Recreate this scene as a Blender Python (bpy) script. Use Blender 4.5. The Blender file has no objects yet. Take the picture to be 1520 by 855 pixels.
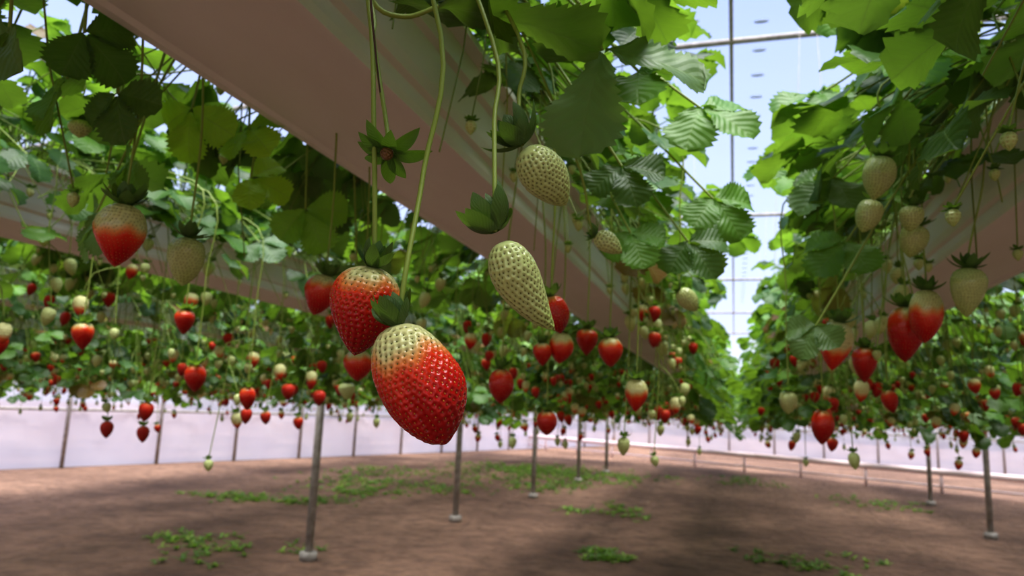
import bpy, math, random
import numpy as np
from mathutils import Vector, Matrix

scene=bpy.context.scene
TH=math.radians(17.16);PH=math.radians(9.38);RO=math.radians(2.4)

# ------------------------------------------------------------ helpers
def lin(r,g,b):
    f=lambda c:(c/255/12.92) if c/255<=0.04045 else ((c/255+0.055)/1.055)**2.4
    return np.array([f(r),f(g),f(b),1.0])
def unit(v):
    v=np.asarray(v,float); n=np.linalg.norm(v)
    return v/(n if n>1e-9 else 1)

class MB:
    def __init__(s): s.v=[];s.f=[];s.m=[];s.c=[];s.uv=[];s.n=0
    def add(s,v,f,mat,col,uv=None):
        v=np.asarray(v,float);k=len(v)
        s.v.append(v)
        s.f.extend([tuple(i+s.n for i in q) for q in f]); s.m.extend([mat]*len(f))
        col=np.asarray(col,float)
        if col.ndim==1: col=np.tile(col,(k,1))
        s.c.append(col)
        s.uv.append(np.zeros((k,2)) if uv is None else np.asarray(uv,float))
        s.n+=k
    def mesh(s,name,mats,smooth=True):
        me=bpy.data.meshes.new(name)
        me.from_pydata(np.concatenate(s.v).tolist(),[],s.f)
        for m in mats: me.materials.append(m)
        me.polygons.foreach_set('material_index',s.m)
        me.polygons.foreach_set('use_smooth',[smooth]*len(s.f))
        ca=me.color_attributes.new('Col','FLOAT_COLOR','POINT')
        ca.data.foreach_set('color',np.concatenate(s.c).astype(np.float32).ravel())
        uvl=me.uv_layers.new(name='UVMap')
        li=np.zeros(len(me.loops),dtype=np.int32); me.loops.foreach_get('vertex_index',li)
        uvl.data.foreach_set('uv',np.concatenate(s.uv)[li].astype(np.float32).ravel())
        me.update()
        return me

def obj(name,me,parent=None,loc=(0,0,0),rz=0,sc=1):
    o=bpy.data.objects.new(name,me); scene.collection.objects.link(o)
    o.location=loc; o.rotation_euler=(0,0,rz); o.scale=(sc,sc,sc)
    if parent: o.parent=parent
    return o
def empty(name):
    o=bpy.data.objects.new(name,None); scene.collection.objects.link(o); o.empty_display_size=.1
    return o

# ------------------------------------------------------------ materials
def newmat(name):
    m=bpy.data.materials.new(name); m.use_nodes=True
    nt=m.node_tree; nt.nodes.clear()
    return m,nt,nt.nodes,nt.links
def N(nt,t,**k):
    n=nt.nodes.new(t)
    for a,b in k.items(): setattr(n,a,b)
    return n
def mathn(nt,op,a,b=None,clamp=False):
    n=nt.nodes.new('ShaderNodeMath'); n.operation=op; n.use_clamp=clamp
    for i,x in enumerate((a,b)):
        if x is None: continue
        if isinstance(x,(int,float)): n.inputs[i].default_value=x
        else: nt.links.new(x,n.inputs[i])
    return n.outputs[0]
def mixc(nt,fac,a,b,blend='MIX'):
    n=nt.nodes.new('ShaderNodeMix'); n.data_type='RGBA'; n.blend_type=blend
    for i,x in ((0,fac),(6,a),(7,b)):
        if isinstance(x,(int,float)): n.inputs[i].default_value=x
        elif isinstance(x,(tuple,list,np.ndarray)): n.inputs[i].default_value=tuple(x)
        else: nt.links.new(x,n.inputs[i])
    return n.outputs[2]

def simple_mat(name,c1,c2,scale=8,rough=.5,bump=.1,bscale=60,coord='Object',metal=0,stretch=(1,1,1)):
    m,nt,ns,ln=newmat(name)
    out=N(nt,'ShaderNodeOutputMaterial');p=N(nt,'ShaderNodeBsdfPrincipled')
    tc=N(nt,'ShaderNodeTexCoord');mp=N(nt,'ShaderNodeMapping');mp.inputs['Scale'].default_value=stretch
    ln.new(tc.outputs[coord],mp.inputs[0])
    no=N(nt,'ShaderNodeTexNoise');no.inputs['Scale'].default_value=scale;no.inputs['Detail'].default_value=5
    ln.new(mp.outputs[0],no.inputs['Vector'])
    f=mathn(nt,'MULTIPLY_ADD',no.outputs['Fac'],2.2); f.node.inputs[2].default_value=-.6; f.node.use_clamp=True
    ln.new(mixc(nt,f,c1,c2),p.inputs['Base Color'])
    p.inputs['Roughness'].default_value=rough;p.inputs['Metallic'].default_value=metal
    n2=N(nt,'ShaderNodeTexNoise');n2.inputs['Scale'].default_value=bscale
    ln.new(mp.outputs[0],n2.inputs['Vector'])
    b=N(nt,'ShaderNodeBump');b.inputs['Strength'].default_value=bump;b.inputs['Distance'].default_value=.01
    ln.new(n2.outputs['Fac'],b.inputs['Height']);ln.new(b.outputs[0],p.inputs['Normal'])
    ln.new(p.outputs[0],out.inputs[0])
    return m

def leaf_mat():
    m,nt,ns,ln=newmat('strawberry_leaf')
    out=N(nt,'ShaderNodeOutputMaterial');p=N(nt,'ShaderNodeBsdfPrincipled');tr=N(nt,'ShaderNodeBsdfTranslucent')
    at=N(nt,'ShaderNodeAttribute',attribute_name='Col');uv=N(nt,'ShaderNodeUVMap')
    sx=N(nt,'ShaderNodeSeparateXYZ');ln.new(uv.outputs[0],sx.inputs[0])
    u,v=sx.outputs[0],sx.outputs[1]
    av=mathn(nt,'ABSOLUTE',v)
    s=mathn(nt,'FRACT',mathn(nt,'SUBTRACT',mathn(nt,'MULTIPLY',u,8.0),mathn(nt,'MULTIPLY',av,2.6)))
    d=mathn(nt,'ABSOLUTE',mathn(nt,'SUBTRACT',s,.5))
    side=mathn(nt,'SUBTRACT',1,mathn(nt,'MULTIPLY',d,11.0),True)
    mid=mathn(nt,'SUBTRACT',1,mathn(nt,'MULTIPLY',av,16.0),True)
    vein=mathn(nt,'MAXIMUM',mathn(nt,'MULTIPLY',side,.6),mid)
    col=at.outputs['Color']
    vc=mixc(nt,.45,col,tuple(lin(160,190,110)))
    base=mixc(nt,mathn(nt,'MULTIPLY',vein,.5),col,vc)
    geo=N(nt,'ShaderNodeNewGeometry')
    pale=mixc(nt,.25,base,tuple(lin(128,150,100)))
    base=mixc(nt,geo.outputs['Backfacing'],base,pale)
    ln.new(base,p.inputs['Base Color'])
    p.inputs['Roughness'].default_value=.45;p.inputs['Specular IOR Level'].default_value=.42
    bl=mathn(nt,'ADD',mathn(nt,'MULTIPLY',d,1.2),mathn(nt,'MULTIPLY',mid,-.5))
    b=N(nt,'ShaderNodeBump');b.inputs['Strength'].default_value=.3;b.inputs['Distance'].default_value=.0022
    ln.new(bl,b.inputs['Height']);ln.new(b.outputs[0],p.inputs['Normal'])
    tcol=mixc(nt,.5,base,tuple(lin(165,214,28)))
    tcol=mixc(nt,mathn(nt,'MULTIPLY',vein,.4),tcol,tuple(lin(60,90,20)))
    ln.new(tcol,tr.inputs['Color'])
    mx=N(nt,'ShaderNodeMixShader');mx.inputs[0].default_value=.36
    ln.new(p.outputs[0],mx.inputs[1]);ln.new(tr.outputs[0],mx.inputs[2]);ln.new(mx.outputs[0],out.inputs[0])
    return m

def col_mat(name,rough=.5,sss=0,coat=0,seeds=False,spec=.5):
    m,nt,ns,ln=newmat(name)
    out=N(nt,'ShaderNodeOutputMaterial');p=N(nt,'ShaderNodeBsdfPrincipled')
    at=N(nt,'ShaderNodeAttribute',attribute_name='Col')
    col=at.outputs['Color']
    p.inputs['Roughness'].default_value=rough;p.inputs['Specular IOR Level'].default_value=spec
    if coat: p.inputs['Coat Weight'].default_value=coat;p.inputs['Coat Roughness'].default_value=.08
    if sss:
        p.inputs['Subsurface Weight'].default_value=sss;p.inputs['Subsurface Scale'].default_value=.003
        p.inputs['Subsurface Radius'].default_value=(1,.3,.2)
    b=N(nt,'ShaderNodeBump');b.inputs['Strength'].default_value=.5;b.inputs['Distance'].default_value=.001
    if seeds:
        uv=N(nt,'ShaderNodeUVMap');vo=N(nt,'ShaderNodeTexVoronoi');vo.voronoi_dimensions='2D';vo.inputs['Randomness'].default_value=.25
        vo.inputs['Scale'].default_value=1
        ln.new(uv.outputs[0],vo.inputs['Vector'])
        d=vo.outputs['Distance']
        k=mathn(nt,'LESS_THAN',d,.16)
        col=mixc(nt,mathn(nt,'MULTIPLY',k,.6),col,tuple(lin(150,125,50)))
        ln.new(mathn(nt,'MINIMUM',d,.5),b.inputs['Height']);b.inputs['Distance'].default_value=.004
    else:
        tc=N(nt,'ShaderNodeTexCoord');no=N(nt,'ShaderNodeTexNoise');no.inputs['Scale'].default_value=500
        ln.new(tc.outputs['Object'],no.inputs['Vector']);ln.new(no.outputs['Fac'],b.inputs['Height'])
        b.inputs['Strength'].default_value=.10
    ln.new(b.outputs[0],p.inputs['Normal'])
    ln.new(col,p.inputs['Base Color']);ln.new(p.outputs[0],out.inputs[0])
    return m

M_LEAF=leaf_mat()
M_STEM=col_mat('green_stem',.5)
M_BERRY=col_mat('berry_skin_small',.34,0,0,True,.35)
M_HB=col_mat('berry_skin',.25,.03,.2,False,.42)
M_SEED=col_mat('berry_seed',.3)
PM=[M_LEAF,M_STEM,M_BERRY,M_HB,M_SEED]
LEAF,STEM,BERRY,HB,SEED=range(5)

# ------------------------------------------------------------ plant parts
def leaflet(mb,base,fwd,nrm,L,W,fold=.25,droop=.6,col=None,rng=random,N_=14,M=3,teeth=True):
    base=np.array(base,float);f=unit(fwd);n=np.array(nrm,float);n=unit(n-f*np.dot(n,f));s=np.cross(f,n)
    us=np.linspace(0,1,N_+1);vs=np.arange(-M,M+1)/M
    w=(us**.72)*np.sqrt(np.clip(1-us**4.2,0,1)); w/=w.max()
    w[0]=.03;w[-1]=.10
    U,V=np.meshgrid(us,vs,indexing='ij')
    Wd=np.repeat(w[:,None],len(vs),1)*W*.5
    X=V*Wd; A=U*L
    if teeth:
        odd=(np.arange(N_+1)%2)
        e=np.where(np.abs(V)>.99,1,0)
        X=X*(1+e*np.where(odd[:,None]==1,.12,-.09))
        A=A+e*np.where(odd[:,None]==1,.45,-.1)*L/N_
    ang=droop*U
    sa=np.where(np.abs(ang)<1e-6,1,ang)
    AL=np.where(np.abs(ang)<1e-6,A,A*np.sin(sa)/sa)
    H=np.where(np.abs(ang)<1e-6,0,-A*(1-np.cos(sa))/sa)
    ph=rng.uniform(0,6.28)
    H=H+np.abs(X)*fold+ .045*L*np.sin(U*9+ph+V*2)*np.abs(V)+.02*L*np.sin(U*25)*np.abs(V)**.5*(1-U)
    P=base+X[...,None]*s+AL[...,None]*f+H[...,None]*n
    nv=len(vs)
    F=[(i*nv+j,i*nv+j+1,(i+1)*nv+j+1,(i+1)*nv+j) for i in range(N_) for j in range(nv-1)]
    mb.add(P.reshape(-1,3),F,LEAF,col,np.stack([U,V],-1).reshape(-1,2))

def tube(mb,pts,r0,r1,col,sides=5,mat=STEM,seg=3,col2=None):
    pts=[np.array(p,float) for p in pts]
    Q=[]
    if len(pts)>2:
        E=[2*pts[0]-pts[1]]+pts+[2*pts[-1]-pts[-2]]
        for i in range(1,len(E)-2):
            for k in range(seg):
                t=k/seg;a,b,c,d=E[i-1],E[i],E[i+1],E[i+2]
                Q.append(.5*((2*b)+(c-a)*t+(2*a-5*b+4*c-d)*t*t+(3*b-a-3*c+d)*t**3))
        Q.append(pts[-1])
    else: Q=pts
    Q=np.array(Q);K=len(Q)
    T=np.gradient(Q,axis=0)
    ref=np.array([.31,.9,.2]);V=[];C=[]
    for i in range(K):
        t=unit(T[i]);a=unit(np.cross(t,ref if abs(np.dot(t,unit(ref)))<.9 else np.array([1,0,0.])));b=np.cross(t,a)
        r=r0+(r1-r0)*i/(K-1)
        for j in range(sides):
            q=2*math.pi*j/sides
            V.append(Q[i]+r*(math.cos(q)*a+math.sin(q)*b))
            C.append(col if col2 is None else col*(1-i/(K-1))+col2*i/(K-1))
    F=[(i*sides+j,i*sides+(j+1)%sides,(i+1)*sides+(j+1)%sides,(i+1)*sides+j) for i in range(K-1) for j in range(sides)]
    mb.add(V,F,mat,np.array(C))

GREENS=[lin(44,74,30),lin(60,98,36),lin(82,124,46),lin(116,158,60),lin(38,64,34),lin(62,96,48),lin(92,134,52),lin(50,82,36)]
STEMG=lin(132,152,66)
def leafcol(rng,bright=1.0):
    c=GREENS[rng.randrange(len(GREENS))]*rng.uniform(.72,1.28)*bright
    if rng.random()<.03: c=lin(130,96,52)*rng.uniform(.6,1)
    c=c.copy();c[3]=1
    return c

def trifoliate(mb,base,fwd,nrm,L,rng,col,N_=14,M=3,droop=None):
    f=unit(fwd);n=np.array(nrm,float);n=unit(n-f*np.dot(n,f));s=np.cross(f,n)
    dr=rng.uniform(.3,1.1) if droop is None else droop
    leaflet(mb,base+f*L*.06,f+n*rng.uniform(-.1,.1),n,L,L*rng.uniform(.80,.95),rng.uniform(.1,.4),dr,col,rng,N_,M)
    for sg in (-1,1):
        d=f*.42+s*sg*.9+n*rng.uniform(-.15,.1)
        nn=n+s*sg*rng.uniform(-.1,.35)
        leaflet(mb,base+s*sg*L*.02,d,nn,L*rng.uniform(.85,.95),L*rng.uniform(.78,.9),rng.uniform(.1,.4),dr*.9,col*rng.uniform(.93,1.07),rng,N_,M)

RED=lin(182,14,12);DRED=lin(136,6,14);ORG=lin(216,54,20);PALE=lin(212,212,150);WHT=lin(190,202,134);GRN=lin(162,182,102)
def ramp(t,stops):
    t=np.asarray(t,float)[...,None]
    out=np.zeros(t.shape[:-1]+(4,))+stops[0][1]
    for (a,ca),(b,cb) in zip(stops[:-1],stops[1:]):
        k=np.clip((t-a)/(b-a),0,1);out=np.where(t>=a,ca*(1-k)+cb*k,out)
    return out
def berry_color(t,ripe,u):
    g=t+ .04*np.sin(u*3+1)+.025*np.sin(u*7)
    if ripe<=.02: return ramp(g,[(0,WHT),(.6,WHT*.97),(1,GRN*1.1)])
    b=.95-ripe*.95
    return ramp(g,[(b-.08,PALE),(b+.03,lin(224,140,72)),(b+.12,ORG),(b+.36,RED),(b+.85,DRED)])

def calyx(mb,pos,axis,size,rng,curl=1.0,n=9,col=None,N_=5,up=.2,wid=.26):
    a=unit(axis);x=unit(np.cross(a,[.3,.8,.1]));y=np.cross(a,x)
    for ring in range(2):
        for i in range(n):
            q=2*math.pi*(i+.5*ring)/n+rng.uniform(-.2,.2)
            o=math.cos(q)*x+math.sin(q)*y
            L=size*rng.uniform(.75,1.2)*(1 if ring==0 else .8)
            e=up+.35*ring+rng.uniform(-.25,.35)
            f=o*math.cos(e)+a*math.sin(e);nn=a*math.cos(e)-o*math.sin(e)
            us=np.linspace(0,1,N_+1);w=np.array([max(.02,math.sin(math.pi*(.18+.82*u))**.8) for u in us])*size*wid
            c=curl*rng.uniform(.6,1.2)
            P=[];UV=[]
            for u,ww in zip(us,w):
                an=c*u
                al=L*u*(math.sin(an)/an if abs(an)>1e-6 else 1);h=L*u*((1-math.cos(an))/an if abs(an)>1e-6 else 0)
                ctr=np.array(pos)+o*size*.12+f*al+nn*h
                sd=np.cross(f,nn)
                for v in (-1,0,1):
                    P.append(ctr+sd*v*ww+nn*(abs(v)*ww*.35));UV.append((u,v))
            F=[(k*3+j,k*3+j+1,(k+1)*3+j+1,(k+1)*3+j) for k in range(N_) for j in range(2)]
            cc=(lin(62,98,40) if col is None else col)*rng.uniform(.75,1.3)
            mb.add(P,F,LEAF,cc,UV)

def small_berry(mb,top,axis,L,W,ripe,rng,K=9,S=12):
    a=unit(axis);x=unit(np.cross(a,[.3,.8,.1]));y=np.cross(a,x)
    t=(1-np.cos(np.pi*np.arange(K+1)/K))/2
    r=np.where(t<.35,np.sqrt(np.clip(1-(1-t/.35)**2,0,1))*1,np.clip(1-((t-.35)/.65)**1.9,0,1)**.8);r=np.maximum(r,.02)
    V=[];UV=[]
    nS=max(8,round(W*3.14/.0042));nL=max(5,round(L/.0045))
    cols=np.zeros((K+1,S+1,4))
    for i in range(K+1):
        for j in range(S+1):
            q=2*math.pi*j/S
            V.append(np.array(top)+a*t[i]*L+W/2*r[i]*(math.cos(q)*x+math.sin(q)*y))
            UV.append((j/S*nS,t[i]*nL))
        cols[i]=berry_color(np.full(S+1,t[i]),ripe,2*np.pi*np.arange(S+1)/S)
    F=[(i*(S+1)+j,i*(S+1)+j+1,(i+1)*(S+1)+j+1,(i+1)*(S+1)+j) for i in range(K) for j in range(S)]
    mb.add(V,F,BERRY,cols.reshape(-1,4),UV)

OCT_F=[(0,1,2),(0,2,3),(0,3,4),(0,4,1),(5,2,1),(5,3,2),(5,4,3),(5,1,4)]
def big_berry(mb,top,tip,W,ripe,rng,pk=.33,p=1.8,q=.8,bend=(0,0,0),lob=0,lph=0,crease=0,K=70,S=110,d=.0036,asym=0,lump=.03):
    top=np.array(top,float);tip=np.array(tip,float);bend=np.array(bend,float)
    L=np.linalg.norm(tip-top)
    def centre(t): return top+(tip-top)*t[...,None]+bend*(4*t*(1-t))[...,None]
    def rad(t):
        return np.where(t<pk,np.sqrt(np.clip(1-(1-t/pk)**2,0,1))**.8,np.clip(1-(np.clip((t-pk)/(1-pk),0,1))**p,0,1)**q)
    a0=unit(tip-top);x0=unit(np.cross(a0,[.25,.85,.1]))
    def surf(t,ph):
        dt=(tip-top)+bend*(4*(1-2*t))[...,None]
        a=dt/np.linalg.norm(dt,axis=-1,keepdims=True)
        x=x0-a*np.sum(x0*a,-1,keepdims=True);x/=np.linalg.norm(x,axis=-1,keepdims=True);y=np.cross(a,x)
        r=np.maximum(rad(t),.015)*W/2*(1+lob*np.cos(2*(ph-lph))*np.clip(t*1.6,0,1))
        if asym: r=r*(1+asym*np.cos(ph-lph)*np.clip(t*1.4-.1,0,1))
        if crease:
            for c0,cc in ((lph+math.pi/2-.42,1),(lph-math.pi/2+.25,1),(lph+math.pi/2+.75,.45)):
                dd=(ph-c0+math.pi)%(2*math.pi)-math.pi
                r=r*(1-cc*crease*np.exp(-(dd/.24)**2)*np.clip(t*2.2-.75,0,1))
        r=r*(1+lump*np.sin(3*ph+t*5)+lump*.5*np.sin(2*ph-t*9+1))
        return centre(t)+r[...,None]*(np.cos(ph)[...,None]*x+np.sin(ph)[...,None]*y)
    t=(1-np.cos(np.pi*np.arange(K+1)/K))/2
    ph=2*np.pi*np.arange(S+1)/S
    T,PHI=np.meshgrid(t,ph,indexing='ij')
    P=surf(T,PHI)
    def nor(T,PHI):
        e=1e-3
        tt=np.clip(T,.004,.996)
        A=surf(tt+e,PHI)-surf(tt-e,PHI);B=surf(tt,PHI+e)-surf(tt,PHI-e)
        n=np.cross(B,A);return n/np.maximum(np.linalg.norm(n,axis=-1,keepdims=True),1e-12)
    Nn=nor(T,PHI)
    st=[];sp=[]
    rows=max(5,int(L*1.12/(d*.86)))
    for k in range(rows):
        tk=(k+.7)/(rows+.2)
        if tk>.985: continue
        rr_=float(rad(np.array(tk)))*W/2;c=max(3,int(round(2*math.pi*rr_/d)))
        for j in range(c):
            st.append(tk+rng.uniform(-.2,.2)/rows);sp.append(2*math.pi*(j+.5*(k%2)+rng.uniform(-.13,.13))/c)
    st=np.array(st);sp=np.array(sp);SP=surf(st,sp);SN=nor(st,sp)
    sig=.36*d
    fl=P.reshape(-1,3)
    D=np.full(len(fl),1.)
    for i in range(0,len(fl),2000):
        dd=np.linalg.norm(fl[i:i+2000,None,:]-SP[None],axis=-1).min(1);D[i:i+2000]=dd
    D=D.reshape(T.shape);g=np.exp(-(D/sig)**2)
    P=P-Nn*(g*d*.30)[...,None]
    col=berry_color(T,ripe,PHI)
    pale=np.clip(col[...,1:2]/np.maximum(col[...,0:1],1e-3),0,1)
    col=col*(1-.25*g[...,None]*(.3+pale)); col[...,3]=1
    F=[(i*(S+1)+j,i*(S+1)+j+1,(i+1)*(S+1)+j+1,(i+1)*(S+1)+j) for i in range(K) for j in range(S)]
    mb.add(P.reshape(-1,3),F,HB,col.reshape(-1,4))
    sc=berry_color(st,ripe,sp)
    V=[];FF=[];C=[]
    for i in range(len(st)):
        n=SN[i];al=unit(a0-n*np.dot(a0,n));b=np.cross(n,al);c=SP[i]-n*d*.23
        o=len(V)
        rl,rb,rn=d*.21,d*.12,d*.12
        V+= [c+n*rn,c+al*rl,c+b*rb,c-al*rl*.8,c-b*rb,c-n*rn]
        FF+=[tuple(o+k for k in f_) for f_ in OCT_F]
        rd=sc[i][0]/max(sc[i][1],1e-3)
        cc=lin(212,146,62) if rd>3 else lin(120,118,50)
        C+=[cc*rng.uniform(.6,1.15)]*6
    mb.add(V,FF,SEED,np.array(C))

# ------------------------------------------------------------ plant clump
def clump(name,seed,berries=True,nleaf=44,hang=.10,lowp=.34):
    """one plant; origin = crown in gutter top centre, rows run along Y"""
    rng=random.Random(seed);mb=MB()
    for i in range(nleaf):
        sg=rng.choice((-1,1))
        az=rng.uniform(-1.0,1.0)
        k=rng.random()
        if k<lowp: el=rng.uniform(-12,18)
        elif k<.72: el=rng.uniform(15,50)
        else: el=rng.uniform(45,88)
        el=math.radians(el)
        L=rng.uniform(.13,.32)
        o=np.array([sg*math.cos(az),math.sin(az),0.])
        d=o*math.cos(el)+np.array([0,0,math.sin(el)])
        st=np.array([sg*rng.uniform(0,.05),rng.uniform(-.09,.09),0.])
        end=st+d*L+np.array([0,0,-.02])
        if abs(end[0])<.15 and end[2]<.05: end[2]=.06
        low=el<.32
        if low and abs(end[0])>.18: end[2]-=rng.uniform(0,hang)
        mid=(st+end)/2+np.array([0,0,.05 if low else .02])
        if low: mid[2]=max(mid[2],.03)
        c=leafcol(rng)
        tube(mb,[st,mid,end],.0016,.0011,STEMG*rng.uniform(.7,1.1),4,seg=3)
        f=o+np.array([rng.uniform(-.3,.3),rng.uniform(-.5,.5),rng.uniform(-.9,.2) if low else rng.uniform(-.5,.3)])
        nn=np.array([sg*.5*(1 if low else .3)+rng.uniform(-.5,.5),rng.uniform(-.9,.4),1.0])
        trifoliate(mb,end,f,nn,rng.uniform(.042,.068),rng,c,14,2)
    for i in range(9):
        sg=rng.choice((-1,1));y0=rng.uniform(-.1,.1)
        e=(sg*rng.uniform(.14,.26),y0+rng.uniform(-.1,.1),-rng.uniform(.04,.25))
        tube(mb,[(sg*.04,y0,0),(sg*.11,y0+.01,.04),(sg*rng.uniform(.15,.2),y0+rng.uniform(-.05,.05),-.02),e],.0013,.0008,STEMG*rng.uniform(.7,1.2),4,seg=2)
        if i<4: small_berry(mb,e,(0,0,-1),.014,.011,0,rng,6,8);calyx(mb,e,(0,0,1),.009,rng,n=5,N_=3,up=-.3)
    if berries:
        for sg in (-1,1):
            for i in range(rng.randint(2,3)):
                y0=rng.uniform(-.1,.1);xo=rng.uniform(.14,.24);drop=rng.uniform(.08,.48)
                p0=np.array([sg*.03,y0*.4,.0]);p1=np.array([sg*.09,y0*.7,.04]);p2=np.array([sg*(xo-.01),y0,.0])
                p3=np.array([sg*xo,y0+rng.uniform(-.02,.02),-drop*.5]);p4=np.array([sg*(xo+rng.uniform(-.01,.02)),y0+rng.uniform(-.03,.03),-drop])
                tube(mb,[p0,p1,p2,p3,p4],.0015,.0010,STEMG*rng.uniform(.8,1.1),4,seg=2)
                for k in range(rng.randint(1,3)):
                    if k==0: e=p4
                    else:
                        s0=p3+(p4-p3)*.2
                        e=s0+np.array([rng.uniform(-.03,.05)*sg,rng.uniform(-.06,.06),-rng.uniform(.03,.12)])
                        tube(mb,[s0,(s0+e)/2+np.array([0,(e-s0)[1]*.3,.012]),e],.0011,.0008,STEMG,4,seg=2)
                    rp=rng.choice((0,0,0,0,0,0,.3,.6,.9,1,1))
                    W=rng.uniform(.020,.031)*(.75 if rp==0 else 1);Lb=W*rng.uniform(1.2,1.55)
                    ax=np.array([rng.uniform(-.25,.25),rng.uniform(-.25,.25),-1])
                    small_berry(mb,e,ax,Lb,W,rp,rng)
                    calyx(mb,e,-ax,W*.62,rng,n=5,N_=3,up=.1)
    return mb.mesh(name,PM)

FULL=[clump('strawberry_plant_%d'%i,100+i) for i in range(6)]
HANG=[clump('hanging_plant_%d'%i,300+i,True,52,.32,.5) for i in range(5)]
LEAFY=[clump('leafy_plant_%d'%i,200+i,False,48,.08,.30) for i in range(5)]

# ------------------------------------------------------------ gutters + rows
M_GUT=simple_mat('gutter_plastic',lin(238,236,230),lin(220,214,206),5,.42,.12,40,stretch=(1,.25,1))
M_SUB=simple_mat('coco_substrate',lin(60,42,32),lin(28,20,16),40,.95,.8,120)
M_MET=simple_mat('galvanised_steel',lin(180,172,162),lin(132,124,114),20,.6,.1,80,metal=.1)
half=[(0,0),(.070,0),(.074,-.004),(.083,-.004),(.085,.004),(.085,.018),(.091,.022),(.094,.034),(.097,.070),(.104,.074),(.107,.096),(.122,.098),(.122,.106),(.098,.106),(.088,.03),(.0,.02)]
prof=half+[(-x,z) for x,z in half[-2:0:-1]]
def gutter_mesh(y0,y1):
    mb=MB();n=len(prof);ys=np.arange(y0,y1+.01,1.0)
    V=[(x,y,z) for y in ys for x,z in prof]
    F=[(i*n+j,i*n+(j+1)%n,(i+1)*n+(j+1)%n,(i+1)*n+j) for i in range(len(ys)-1) for j in range(n)]
    F+=[tuple(range(n)),tuple(range((len(ys)-1)*n,len(ys)*n))[::-1]]
    mb.add(V,F,0,(1,1,1,1));return mb
def box(mb,a,b,mat=0,col=(1,1,1,1)):
    x0,y0,z0=a;x1,y1,z1=b
    V=[(x0,y0,z0),(x1,y0,z0),(x1,y1,z0),(x0,y1,z0),(x0,y0,z1),(x1,y0,z1),(x1,y1,z1),(x0,y1,z1)]
    mb.add(V,[(0,3,2,1),(4,5,6,7),(0,1,5,4),(1,2,6,5),(2,3,7,6),(3,0,4,7)],mat,col)
def cyl(mb,a,b,r,sides=12,mat=0,col=(1,1,1,1)):
    a=np.array(a,float);b=np.array(b,float);t=unit(b-a);x=unit(np.cross(t,[.3,.9,.1] if abs(t[1])<.8 else [1,0,0]));y=np.cross(t,x)
    V=[p+r*(math.cos(2*math.pi*j/sides)*x+math.sin(2*math.pi*j/sides)*y) for p in (a,b) for j in range(sides)]
    F=[(j,(j+1)%sides,sides+(j+1)%sides,sides+j) for j in range(sides)]+[tuple(range(sides))[::-1],tuple(range(sides,2*sides))]
    mb.add(V,F,mat,col)
def roofz(x): return 2.75+1.05*math.cos(max(-1,min(1,x/12))*math.pi/2)

GB=1.4
ROWS=[-6.6,-5.5,-4.45,-3.5,-2.5,-1.32,-.395,.445,1.4,2.5,3.5,4.5,5.5]
POSTS={-2.5:[(-2.84,4.67),(-2.58,6.82),(-2.42,9.1),(-2.36,11.6),(-2.25,13.6)],2.5:[(2.47,8.75),(2.62,11.8)],3.5:[(3.5,9.9),(3.3,7.6)]}
rr=random.Random(5)
for X in ROWS:
    y1=min(17,round(16.6-.72*max(X,-1)))
    if X<-6: y1=14
    root=empty('strawberry_row')
    g=gutter_mesh(-2,y1).mesh('gutter',[M_GUT],False);obj('gutter',g,root,(X,0,GB))
    mb=MB();box(mb,(X-.088,-1.98,GB+.03),(X+.088,y1-.02,GB+.098));obj('substrate',mb.mesh('substrate',[M_SUB],False),root)
    mb=MB()
    if X in POSTS:
        for px,y in POSTS[X]:
            cyl(mb,(px,y,0),(px,y,GB-.02),.029)
            box(mb,(min(px,X)-.09,y-.02,GB-.03),(max(px,X)+.09,y+.02,GB-.004))
            cyl(mb,(px,y,0),(px,y,.06),.06)
    else:
        for y in np.arange(1.9,y1,2.5):
            for sx in(-.125,.125): cyl(mb,(X+sx,y,GB+.09),(X+sx*.3,y,roofz(X)-.1),.0015,5)
            box(mb,(X-.127,y-.01,GB+.085),(X+.127,y+.01,GB+.095))
    obj('supports',mb.mesh('supports',[M_MET],True),root)
    y=-1.0+rr.uniform(0,.1)
    while y<y1-.2:
        near=abs(X)<.6 and y<1.3
        far=(y>2.4) or X<-2 or X>1
        me=rr.choice(LEAFY if near else (HANG if far else FULL))
        obj('plant',me,root,(X,y,GB+.098),rr.choice((0,math.pi)),rr.uniform(.92,1.22))
        y+=rr.uniform(.12,.17) if X in(-.395,.445,-1.32,-2.5) else rr.uniform(.15,.2)

# ------------------------------------------------------------ hero berries
hr=random.Random(77)
DK=lin(64,98,48)
def hero(name,top,tip,W,ripe,stem,cs,scurl=1.0,sup=.35,sr=.0013,caxis=None,cpos=None,cn=9,**kw):
    mb=MB()
    big_berry(mb,top,tip,W,ripe,hr,**kw)
    top=np.array(top,float);tip=np.array(tip,float)
    ax=unit(top-tip) if caxis is None else unit(caxis)
    calyx(mb,(top-ax*W*.02) if cpos is None else cpos,ax,cs,hr,curl=scurl,n=cn,col=DK,N_=7,up=sup,wid=.24)
    tube(mb,[top if cpos is None else cpos]+list(stem),sr*.9,sr*1.15,STEMG,8,seg=5)
    obj(name,mb.mesh(name,PM))
hero('strawberry',(-.1460,.300,1.1355),(-.1240,.312,1.0830),.0375,.74,[(-.1445,.301,1.161),(-.146,.317,1.215),(-.145,.325,1.291),(-.20,.34,1.42),(-.275,.36,1.515),(-.33,.38,1.51)],.0175,
     scurl=.9,sup=.6,pk=.52,p=2.2,q=.66,lob=.08,lph=0,crease=.20,asym=.14,K=150,S=220,d=.0034,bend=(-.003,0,0),lump=.022)
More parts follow.
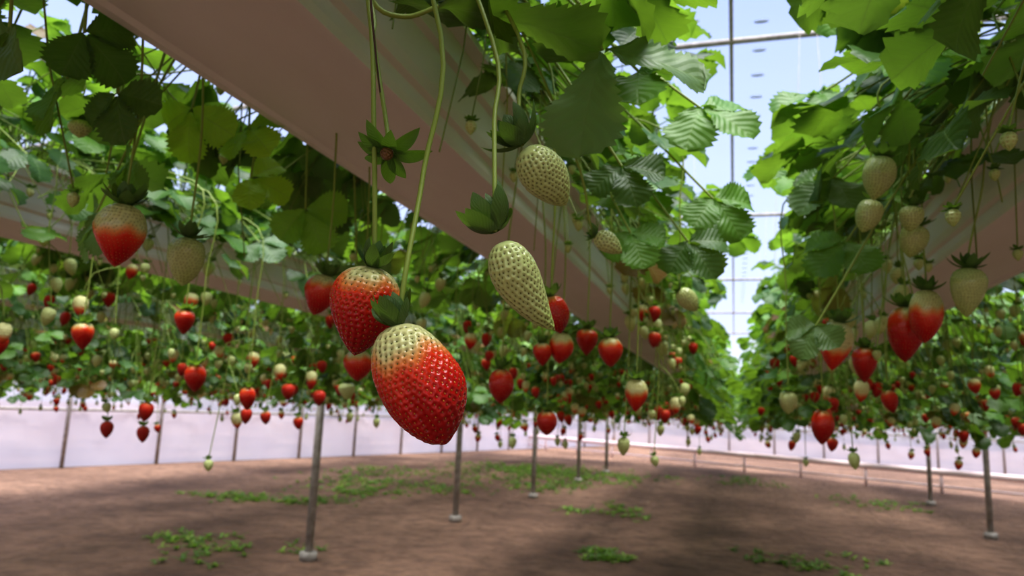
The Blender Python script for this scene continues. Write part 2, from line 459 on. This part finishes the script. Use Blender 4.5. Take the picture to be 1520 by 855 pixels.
hero('strawberry',(-.1705,.318,1.166),(-.180,.323,1.1225),.0350,.84,[(-.170,.317,1.177),(-.174,.315,1.234),(-.191,.328,1.318),(-.23,.34,1.44),(-.29,.35,1.52),(-.34,.36,1.51)],.0155,
     scurl=.9,sup=.5,pk=.36,p=1.8,q=.80,K=130,S=190,d=.0034)
hero('unripe_strawberry',(-.112,.343,1.183),(-.089,.368,1.141),.0250,0,[(-.116,.339,1.207),(-.122,.350,1.251),(-.132,.369,1.309),(-.20,.40,1.45),(-.275,.42,1.52),(-.33,.43,1.51)],.0225,
     scurl=1.3,sup=.35,caxis=(-.35,-.1,.8),cpos=(-.1155,.341,1.188),cn=12,pk=.28,p=1.4,q=.78,bend=(-.002,0,-.0035),K=100,S=150,d=.0031)
hero('unripe_strawberry',(-.114,.384,1.247),(-.096,.414,1.222),.0275,0,[(-.120,.389,1.265),(-.123,.396,1.287),(-.127,.402,1.33),(-.20,.43,1.45),(-.275,.45,1.52),(-.33,.45,1.51)],.0235,
     scurl=1.1,sup=.3,caxis=(-.5,-.3,.8),cpos=(-.1165,.386,1.251),cn=11,pk=.38,p=1.9,q=.7,K=100,S=150,d=.0031)
mb=MB();calyx(mb,(-.167,.319,1.226),(.1,-.45,-.8),.020,hr,curl=-.7,n=5,col=lin(78,112,54),N_=8,up=-.1,wid=.20)
small_berry(mb,(-.167,.318,1.226),(.1,-.55,-.7),.007,.007,0,hr)
mb.c[-1][:]=lin(120,90,60)
tube(mb,[(-.167,.319,1.226),(-.173,.325,1.245),(-.188,.332,1.296),(-.199,.344,1.329),(-.25,.36,1.46),(-.30,.37,1.52),(-.35,.38,1.51)],.0011,.0015,STEMG,8,seg=5)
tube(mb,[(-.178,.3255,1.262),(-.180,.32,1.285),(-.184,.318,1.315),(-.19,.33,1.335)],.0004,.0009,lin(70,40,34),6,seg=4)
obj('spent_strawberry_flower',mb.mesh('spent_strawberry_flower',PM))

def up(p,lip,dy=0):
    p=np.array(p,float);s=1 if lip>p[0] else -1
    return [p+np.array([0,0,.02]),p*.5+np.array([p[0],p[1]+dy,1.46])*.5,np.array([p[0]+s*.015,p[1]+dy,1.46]),np.array([lip,p[1]+dy,1.52]),np.array([lip+s*.06,p[1]+dy,1.50])]
med=dict(K=56,S=84,d=.0035)
LL,LR,RL=-.52,-.27,.32
def H(top,tip,W,ripe,lip,name=None,stem=None,**kw):
    k=dict(med);k.update(dict(pk=hr.uniform(.28,.42),p=hr.uniform(1.5,2.3),q=hr.uniform(.72,.9)));k.update(kw)
    hero(name or ('strawberry' if ripe>.02 else 'unripe_strawberry'),top,tip,W,ripe,stem or up(top,lip),W*.6,sr=.0011,cn=7,sup=.2,**k)
H((-.479,.462,1.253),(-.488,.468,1.201),.040,.58,LL)
H((-.486,.546,1.245),(-.493,.552,1.200),.033,0,LL)
H((-.428,.693,1.236),(-.442,.696,1.192),.036,.8,LL)
H((-.108,.578,1.244),(-.087,.587,1.230),.018,0,LR,stem=[(-.113,.575,1.255),(-.126,.561,1.313),(-.2,.56,1.47),(-.27,.56,1.52),(-.33,.56,1.5)])
H((-.064,.908,1.253),(-.043,.919,1.228),.024,0,LR)
H((-.168,.672,1.208),(-.159,.681,1.173),.026,.98,LR)
H((-.225,.973,1.206),(-.230,.979,1.163),.034,.70,LR)
H((-.202,1.031,1.218),(-.204,1.037,1.179),.032,.95,LR)
H((-.163,.993,1.202),(-.162,1.000,1.161),.034,.82,LR)
H((-.25,.96,1.190),(-.25,.966,1.158),.026,.9,LR)
H((-.290,.910,1.150),(-.293,.916,1.105),.033,.98,LR)
H((-.128,1.013,1.147),(-.130,1.020,1.102),.032,.58,LR)
H((-.296,1.182,1.098),(-.296,1.186,1.058),.034,.95,LR)
H((-.444,.807,1.163),(-.446,.813,1.125),.036,.8,LL)
H((.248,.895,1.273),(.2446,.9036,1.2186),.037,0,RL,stem=[(.249,.893,1.295),(.262,.883,1.36),(.268,.878,1.411),(.29,.88,1.49),(.33,.889,1.532),(.38,.89,1.50)])
H((.2156,.941,1.2566),(.213,.950,1.195),.037,.62,RL)
H((.204,.993,1.244),(.202,1.0035,1.1755),.043,.90,RL)
H((.131,1.026,1.2286),(.122,1.033,1.166),.043,.40,RL)
H((.180,1.151,1.208),(.180,1.159,1.1566),.035,.98,RL)
H((.148,.794,1.372),(.139,.799,1.326),.033,0,RL)
H((.148,.852,1.342),(.136,.854,1.306),.028,0,RL)
H((.189,.867,1.338),(.186,.870,1.309),.026,0,RL)
H((.205,.925,1.330),(.197,.929,1.292),.032,0,RL)
H((.078,1.183,1.143),(.078,1.189,1.108),.027,0,RL)
H((.128,1.203,1.117),(.126,1.211,1.065),.034,.98,RL)
H((-.864,.982,1.238),(-.869,.988,1.197),.032,.98,-1.19)
H((-1.026,.937,1.211),(-1.028,.944,1.165),.034,.85,-1.19)
H((-.884,1.044,1.152),(-.887,1.051,1.104),.036,.98,-1.19)
H((-.959,1.291,1.121),(-.961,1.299,1.073),.033,.98,-1.19)
H((-.713,1.259,1.136),(-.713,1.264,1.102),.032,0,LL)
H((-.685,.586,1.393),(-.686,.589,1.373),.024,0,LL)
H((-.699,.575,1.435),(-.700,.578,1.413),.022,0,LL)

# ------------------------------------------------------------ individual leaves near the viewer
def leafobj(specs,name='strawberry_leaf'):
    mb=MB()
    for s in specs: s(mb)
    obj(name,mb.mesh(name,PM))
lr=random.Random(31)
D1=lin(64,96,46);D2=lin(96,126,74);B1=lin(160,206,60);G1=lin(86,130,46);DD=lin(34,52,30);DG=lin(112,142,94)
leafobj([lambda mb:leaflet(mb,(-.090,.490,1.358),(-.25,-.12,-1),(-.25,-1,.45),.080,.066,.12,.30,DG,lr,26,5),
         lambda mb:leaflet(mb,(-.088,.490,1.360),(1,.25,-.12),(.0,-.95,.75),.078,.056,.15,.4,D2,lr,26,5),
         lambda mb:leaflet(mb,(-.091,.490,1.362),(-.75,.5,.35),(.1,-.2,1),.06,.05,.2,.4,DD,lr,26,5),
         lambda mb:tube(mb,[(-.090,.490,1.360),(-.10,.485,1.385),(-.15,.48,1.45),(-.25,.47,1.53),(-.33,.47,1.50)],.0013,.0018,STEMG,8,seg=5)])
leafobj([lambda mb:leaflet(mb,(-.176,.388,1.347),(.83,.55,.08),(.05,-.12,1),.112,.074,.12,.3,DD,lr,30,6),
         lambda mb:leaflet(mb,(-.178,.389,1.349),(-.3,.9,.6),(.1,-.1,1),.08,.07,.2,.4,DD,lr,26,5),
         lambda mb:tube(mb,[(-.176,.388,1.347),(-.195,.380,1.338),(-.212,.368,1.345),(-.23,.365,1.40),(-.27,.37,1.50),(-.33,.38,1.51)],.0015,.002,STEMG,8,seg=5)])
def tri(base,f,n,L,col,lip):
    base=np.array(base,float)
    leafobj([lambda mb:trifoliate(mb,base,f,n,L,lr,col,24,4,.5),
             lambda mb:tube(mb,[base,(base+np.array([lip,base[1],1.54]))/2+np.array([0,0,.03]),(lip,base[1],1.53),(lip+(.06 if lip>base[0] else -.06),base[1],1.50)],.0013,.0018,STEMG,7,seg=5)])
tri((-.075,.58,1.385),(.6,-.2,-.1),(.1,-.6,.8),.058,G1,-.27)
tri((-.03,.70,1.40),(.6,-.2,-.4),(.1,-.7,.7),.060,lin(92,136,50),-.27)
tri((-.02,.78,1.33),(.5,-.2,-.6),(.2,-.8,.5),.052,G1,-.27)
tri((-.05,.85,1.30),(.6,-.3,-.7),(.1,-.8,.5),.052,D1,-.27)
tri((-.10,.66,1.33),(.3,-.3,-.7),(.1,-.8,.5),.046,D1,-.27)
tri((-.11,.80,1.30),(.3,-.3,-.7),(.1,-.8,.5),.046,G1,-.27)
tri((.20,.80,1.485),(-.25,-.5,-.5),(-.2,-.7,.6),.056,lin(120,174,58),.32)
tri((.10,.86,1.475),(-.6,-.3,-.2),(-.2,-.6,.8),.060,G1,.32)
tri((.12,.95,1.40),(-.6,-.3,-.5),(-.3,-.8,.5),.062,D2,.32)
tri((.14,1.0,1.33),(-.6,-.3,-.6),(-.3,-.8,.5),.062,G1,.32)
tri((.088,.87,1.205),(-.5,-.2,-.9),(-.5,-.8,.2),.040,D2,.32)
tri((-.515,.65,1.395),(.5,-.2,-.4),(.2,-.9,.4),.050,B1,-.53)
tri((-.545,.70,1.355),(.6,.2,-.2),(.2,-.9,.5),.048,B1,-.53)
tri((-.485,.35,1.345),(-.3,.1,-.7),(-.2,-.8,.4),.050,D2,-.52)
tri((-.50,.42,1.385),(.2,.3,-.3),(.2,-.8,.5),.045,D1,-.52)
tri((-.49,.45,1.345),(.2,-.1,-.8),(.1,-.9,.3),.042,D1,-.52)
tri((-.56,.46,1.37),(-.6,.1,-.4),(-.2,-.7,.6),.055,G1,-.52)
tri((-.58,.56,1.33),(-.4,.1,-.6),(-.2,-.8,.5),.055,G1,-.52)
tri((-.66,.60,1.29),(-.4,.1,-.6),(-.2,-.8,.5),.055,D2,-.52)
tri((-.55,.60,1.40),(-.1,.1,-.6),(.1,-.8,.5),.055,B1,-.52)
tri((-.50,.75,1.33),(.3,.1,-.6),(.1,-.8,.5),.055,lin(120,174,58),-.52)
tri((-.48,.85,1.28),(.3,.1,-.6),(.1,-.8,.5),.050,D2,-.52)

# ------------------------------------------------------------ ground
def ground_mat():
    m,nt,ns,ln=newmat('bare_soil')
    out=N(nt,'ShaderNodeOutputMaterial');p=N(nt,'ShaderNodeBsdfPrincipled');tc=N(nt,'ShaderNodeTexCoord')
    a=N(nt,'ShaderNodeTexNoise');a.inputs['Scale'].default_value=.55;a.inputs['Detail'].default_value=8
    b=N(nt,'ShaderNodeTexNoise');b.inputs['Scale'].default_value=5;b.inputs['Detail'].default_value=12;b.inputs['Roughness'].default_value=.7
    c=N(nt,'ShaderNodeTexVoronoi');c.inputs['Scale'].default_value=11
    for n in(a,b,c): ln.new(tc.outputs['Object'],n.inputs['Vector'])
    fa=mathn(nt,'MULTIPLY_ADD',a.outputs['Fac'],3.2,True);fa.node.inputs[2].default_value=-1.1
    c1=mixc(nt,fa,tuple(lin(126,94,74)),tuple(lin(192,150,122)))
    fb=mathn(nt,'MULTIPLY_ADD',b.outputs['Fac'],5,True);fb.node.inputs[2].default_value=-2.1
    c2=mixc(nt,mathn(nt,'MULTIPLY',fb,.55),c1,tuple(lin(94,70,56)))
    ln.new(c2,p.inputs['Base Color']);p.inputs['Roughness'].default_value=.95
    h=mathn(nt,'ADD',b.outputs['Fac'],mathn(nt,'MULTIPLY',c.outputs['Distance'],.6))
    bp=N(nt,'ShaderNodeBump');bp.inputs['Strength'].default_value=1;bp.inputs['Distance'].default_value=.2
    ln.new(h,bp.inputs['Height']);ln.new(bp.outputs[0],p.inputs['Normal']);ln.new(p.outputs[0],out.inputs[0])
    return m
G=ground_mat()
mb=MB()
mb.add([(-60,-20,0),(60,-20,0),(60,90,0),(-60,90,0)],[(0,1,2,3)],0,(1,1,1,1))
obj('ground',mb.mesh('ground',[G],False))
wr=random.Random(9)
def weeds(cx,cy,rx,ry,n):
    mb=MB()
    cs=[(wr.gauss(0,.45),wr.gauss(0,.45)) for _ in range(7)]
    for i in range(int(n*1.3)):
        u_,v_=wr.choice(cs)
        x=cx+rx*(u_+wr.gauss(0,.22));y=cy+ry*(v_+wr.gauss(0,.28))
        c=wr.choice((lin(104,140,54),lin(78,108,44),lin(132,160,66),lin(94,118,60)))
        for k in range(6):
            a=wr.uniform(0,6.28)
            leaflet(mb,(x,y,0.0),(math.cos(a),math.sin(a),wr.uniform(.3,1.6)),(0,0,1),wr.uniform(.03,.085),wr.uniform(.012,.03),.2,.8,c*wr.uniform(.8,1.2),wr,3,1,False)
    obj('weed_patch',mb.mesh('weed_patch',PM))
for w_ in [(-4.95,7.2,1.0,.45,130),(-4.25,9.0,1.5,.9,220),(-3.8,4.6,.7,.35,60),(-1.0,5.86,.25,.25,45),(-3.55,12.6,2.4,2.2,700),(-1.31,8.4,.5,.5,50),(.4,6.3,.6,.5,45),(.1,14.0,1.0,1.0,70),(-2.3,10.3,.8,.9,90),(1.8,11.5,1,.9,50),(-5.5,11,1.5,1.5,150)]:
    weeds(*w_)

# ------------------------------------------------------------ film wall, roof
def film_mat(name,tint,transp,col,dif=.45):
    m,nt,ns,ln=newmat(name)
    out=N(nt,'ShaderNodeOutputMaterial');t=N(nt,'ShaderNodeBsdfTransparent');t.inputs[0].default_value=tint
    tr=N(nt,'ShaderNodeBsdfTranslucent');df=N(nt,'ShaderNodeBsdfDiffuse')
    tc=N(nt,'ShaderNodeTexCoord');no=N(nt,'ShaderNodeTexNoise');no.inputs['Scale'].default_value=1.3
    ln.new(tc.outputs['Object'],no.inputs['Vector'])
    cc=mixc(nt,no.outputs['Fac'],tuple(np.array(col)*.85),col)
    ln.new(cc,tr.inputs[0]);ln.new(cc,df.inputs[0])
    a=N(nt,'ShaderNodeMixShader');a.inputs[0].default_value=dif;ln.new(tr.outputs[0],a.inputs[1]);ln.new(df.outputs[0],a.inputs[2])
    b=N(nt,'ShaderNodeMixShader');b.inputs[0].default_value=transp;ln.new(a.outputs[0],b.inputs[1]);ln.new(t.outputs[0],b.inputs[2])
    ln.new(b.outputs[0],out.inputs[0]);return m
M_ROOF=film_mat('roof_film',(.93,.94,1,1),.80,tuple(lin(150,166,215)),.4)
M_WALL=film_mat('side_film',(1,1,1,1),.2,tuple(lin(245,242,252)))
def film_wall(name,A,B,n,ht=1.8):
    mb=MB();V=[];zs=np.linspace(0,ht,11);dv=unit(B-A);nrm=np.array([dv[1],-dv[0]])
    for i in range(n+1):
        t=i/n;q=A+(B-A)*t
        for k,z in enumerate(zs):
            off=(.05*math.sin(i*1.3+z*2)+.035*math.sin(i*.47+z*6)+.02*math.sin(i*2.9-z*9))*min(1,z*3)
            V.append((q[0]+nrm[0]*off,q[1]+nrm[1]*off,z))
    m_=len(zs)
    F=[(i*m_+j,(i+1)*m_+j,(i+1)*m_+j+1,i*m_+j+1) for i in range(n) for j in range(m_-1)]
    mb.add(V,F,0,(1,1,1,1));wo=obj(name,mb.mesh(name,[M_WALL]))
    mb=MB();L=np.linalg.norm(B-A)
    for i in range(int(L/1.4)):
        q=A+dv*(i*1.4)+nrm*.12;cyl(mb,(q[0],q[1],0),(q[0],q[1],ht+.1),.028)
    a_=A+nrm*.09;b_=B+nrm*.09
    for z in(.82,ht): cyl(mb,(a_[0],a_[1],z),(b_[0],b_[1],z),.02)
    obj('film_support_posts',mb.mesh('film_support_posts',[M_MET]),wo)
film_wall('wall_left',np.array([-12.2,-1.]),np.array([-4.0,25.]),160)
film_wall('wall_back',np.array([-3.9,25.4]),np.array([20.,14.]),140,1.3)

mb=MB();xs=np.linspace(-13,8,43);ys=np.arange(-4,27,2.3)
V=[(x,y,roofz(x)+.03) for y in ys for x in xs];nx=len(xs)
F=[(i*nx+j,i*nx+j+1,(i+1)*nx+j+1,(i+1)*nx+j) for i in range(len(ys)-1) for j in range(nx-1)]
mb.add(V,F,0,(1,1,1,1));obj('ceiling',mb.mesh('ceiling',[M_ROOF]))
mb=MB()
for y in np.arange(-2.1,25,2.4*2):
    tube(mb,[(x,y+2.4,roofz(x)-.03) for x in np.linspace(-13,8,22)],.022,.022,np.ones(4),8,0,seg=2)
for x in(0.0,-2.5,2.5,-5,5): cyl(mb,(x,-4,roofz(x)-.02),(x,25,roofz(x)-.02),.014)
obj('roof_frame',mb.mesh('roof_frame',[M_MET]))
M_CLIP=simple_mat('film_clip',lin(165,180,210),lin(150,168,200),10,.5)
mb=MB()
for y in np.arange(2.0,18,.42):
    V=[(.2+.05*math.cos(q),y+.02*math.sin(q),roofz(.2)+.02-z) for z in(0,.008) for q in np.linspace(0,6.283,13)[:-1]]
    mb.add(V,[tuple(range(12)),tuple(range(12,24))[::-1]]+[(j,(j+1)%12,12+(j+1)%12,12+j) for j in range(12)],0,(1,1,1,1))
obj('film_clips',mb.mesh('film_clips',[M_CLIP]))

M_PIPE=simple_mat('pink_pvc',lin(244,222,218),lin(230,204,200),6,.5,.1)
a=np.array([8.4,10.3]);b=np.array([-7.0,21.2]);mb=MB()
cyl(mb,(a[0],a[1],.35),(b[0],b[1],.35),.055)
cyl(mb,(a[0],a[1],.12),(b[0],b[1],.12),.02)
for i in range(16):
    q=a+(b-a)*i/15;cyl(mb,(q[0],q[1],0),(q[0],q[1],.36),.025)
obj('pipe_rail',mb.mesh('pipe_rail',[M_PIPE]))

mb=MB();tr_=random.Random(3)
for i in range(46):
    cx=-36+i*1.9+tr_.uniform(-.6,.6);cy=44+tr_.uniform(-2,2);h=tr_.uniform(2.2,4.2);w_=tr_.uniform(1.4,2.2)
    K,S=9,14;V=[]
    for a_ in range(K+1):
        t=a_/K
        for b_ in range(S):
            q=2*math.pi*b_/S;r=w_*(math.sin(math.pi*min(1,.12+t*.88))**.6)*(1+.22*math.sin(5*q+i+a_*2)+tr_.uniform(-.1,.1))
            V.append((cx+r*math.cos(q),cy+r*math.sin(q),h*t))
    mb.add(V,[(x*S+y,x*S+(y+1)%S,(x+1)*S+(y+1)%S,(x+1)*S+y) for x in range(K) for y in range(S)],0,(1,1,1,1))
obj('distant_treeline',mb.mesh('distant_treeline',[simple_mat('tree_foliage',lin(120,160,84),lin(165,195,120),2.2,.8,1,3)]))

# ------------------------------------------------------------ light + world
w=bpy.data.worlds.new('World');scene.world=w;w.use_nodes=True;nt=w.node_tree;nt.nodes.clear()
out=N(nt,'ShaderNodeOutputWorld');bg=N(nt,'ShaderNodeBackground');tc=N(nt,'ShaderNodeTexCoord');sx=N(nt,'ShaderNodeSeparateXYZ')
nt.links.new(tc.outputs['Generated'],sx.inputs[0])
f=mathn(nt,'MULTIPLY',sx.outputs[2],1.5,True)
c=mixc(nt,f,tuple(lin(216,224,238)),tuple(lin(140,162,214)))
nt.links.new(c,bg.inputs[0]);bg.inputs[1].default_value=.68
nt.links.new(bg.outputs[0],out.inputs[0])
sd=bpy.data.lights.new('sun','SUN');sd.energy=6.5;sd.angle=math.radians(55);sd.color=(1,.96,.89)
so=bpy.data.objects.new('sun',sd);scene.collection.objects.link(so)
d=Vector((.12,-.16,1.0)).normalized();so.rotation_euler=d.to_track_quat('Z','Y').to_euler()

# ------------------------------------------------------------ camera
cam=bpy.data.cameras.new('camera');co=bpy.data.objects.new('camera',cam);scene.collection.objects.link(co)
f=Vector((-math.sin(TH)*math.cos(PH),math.cos(TH)*math.cos(PH),math.sin(PH)))
r=Vector((math.cos(TH),math.sin(TH),0));u=r.cross(f)
r2=r*math.cos(RO)+u*math.sin(RO);u2=-r*math.sin(RO)+u*math.cos(RO)
co.matrix_world=Matrix((( r2.x,u2.x,-f.x,0),(r2.y,u2.y,-f.y,0),(r2.z,u2.z,-f.z,1.1),(0,0,0,1)))
cam.sensor_width=36;cam.lens=1080/1520*36;cam.clip_start=.01;cam.clip_end=300
cam.dof.use_dof=True;cam.dof.focus_distance=.335;cam.dof.aperture_fstop=15
scene.camera=co
scene.view_settings.view_transform='Standard'
try: scene.view_settings.look='Medium High Contrast'
except Exception: pass
scene.view_settings.exposure=1.0
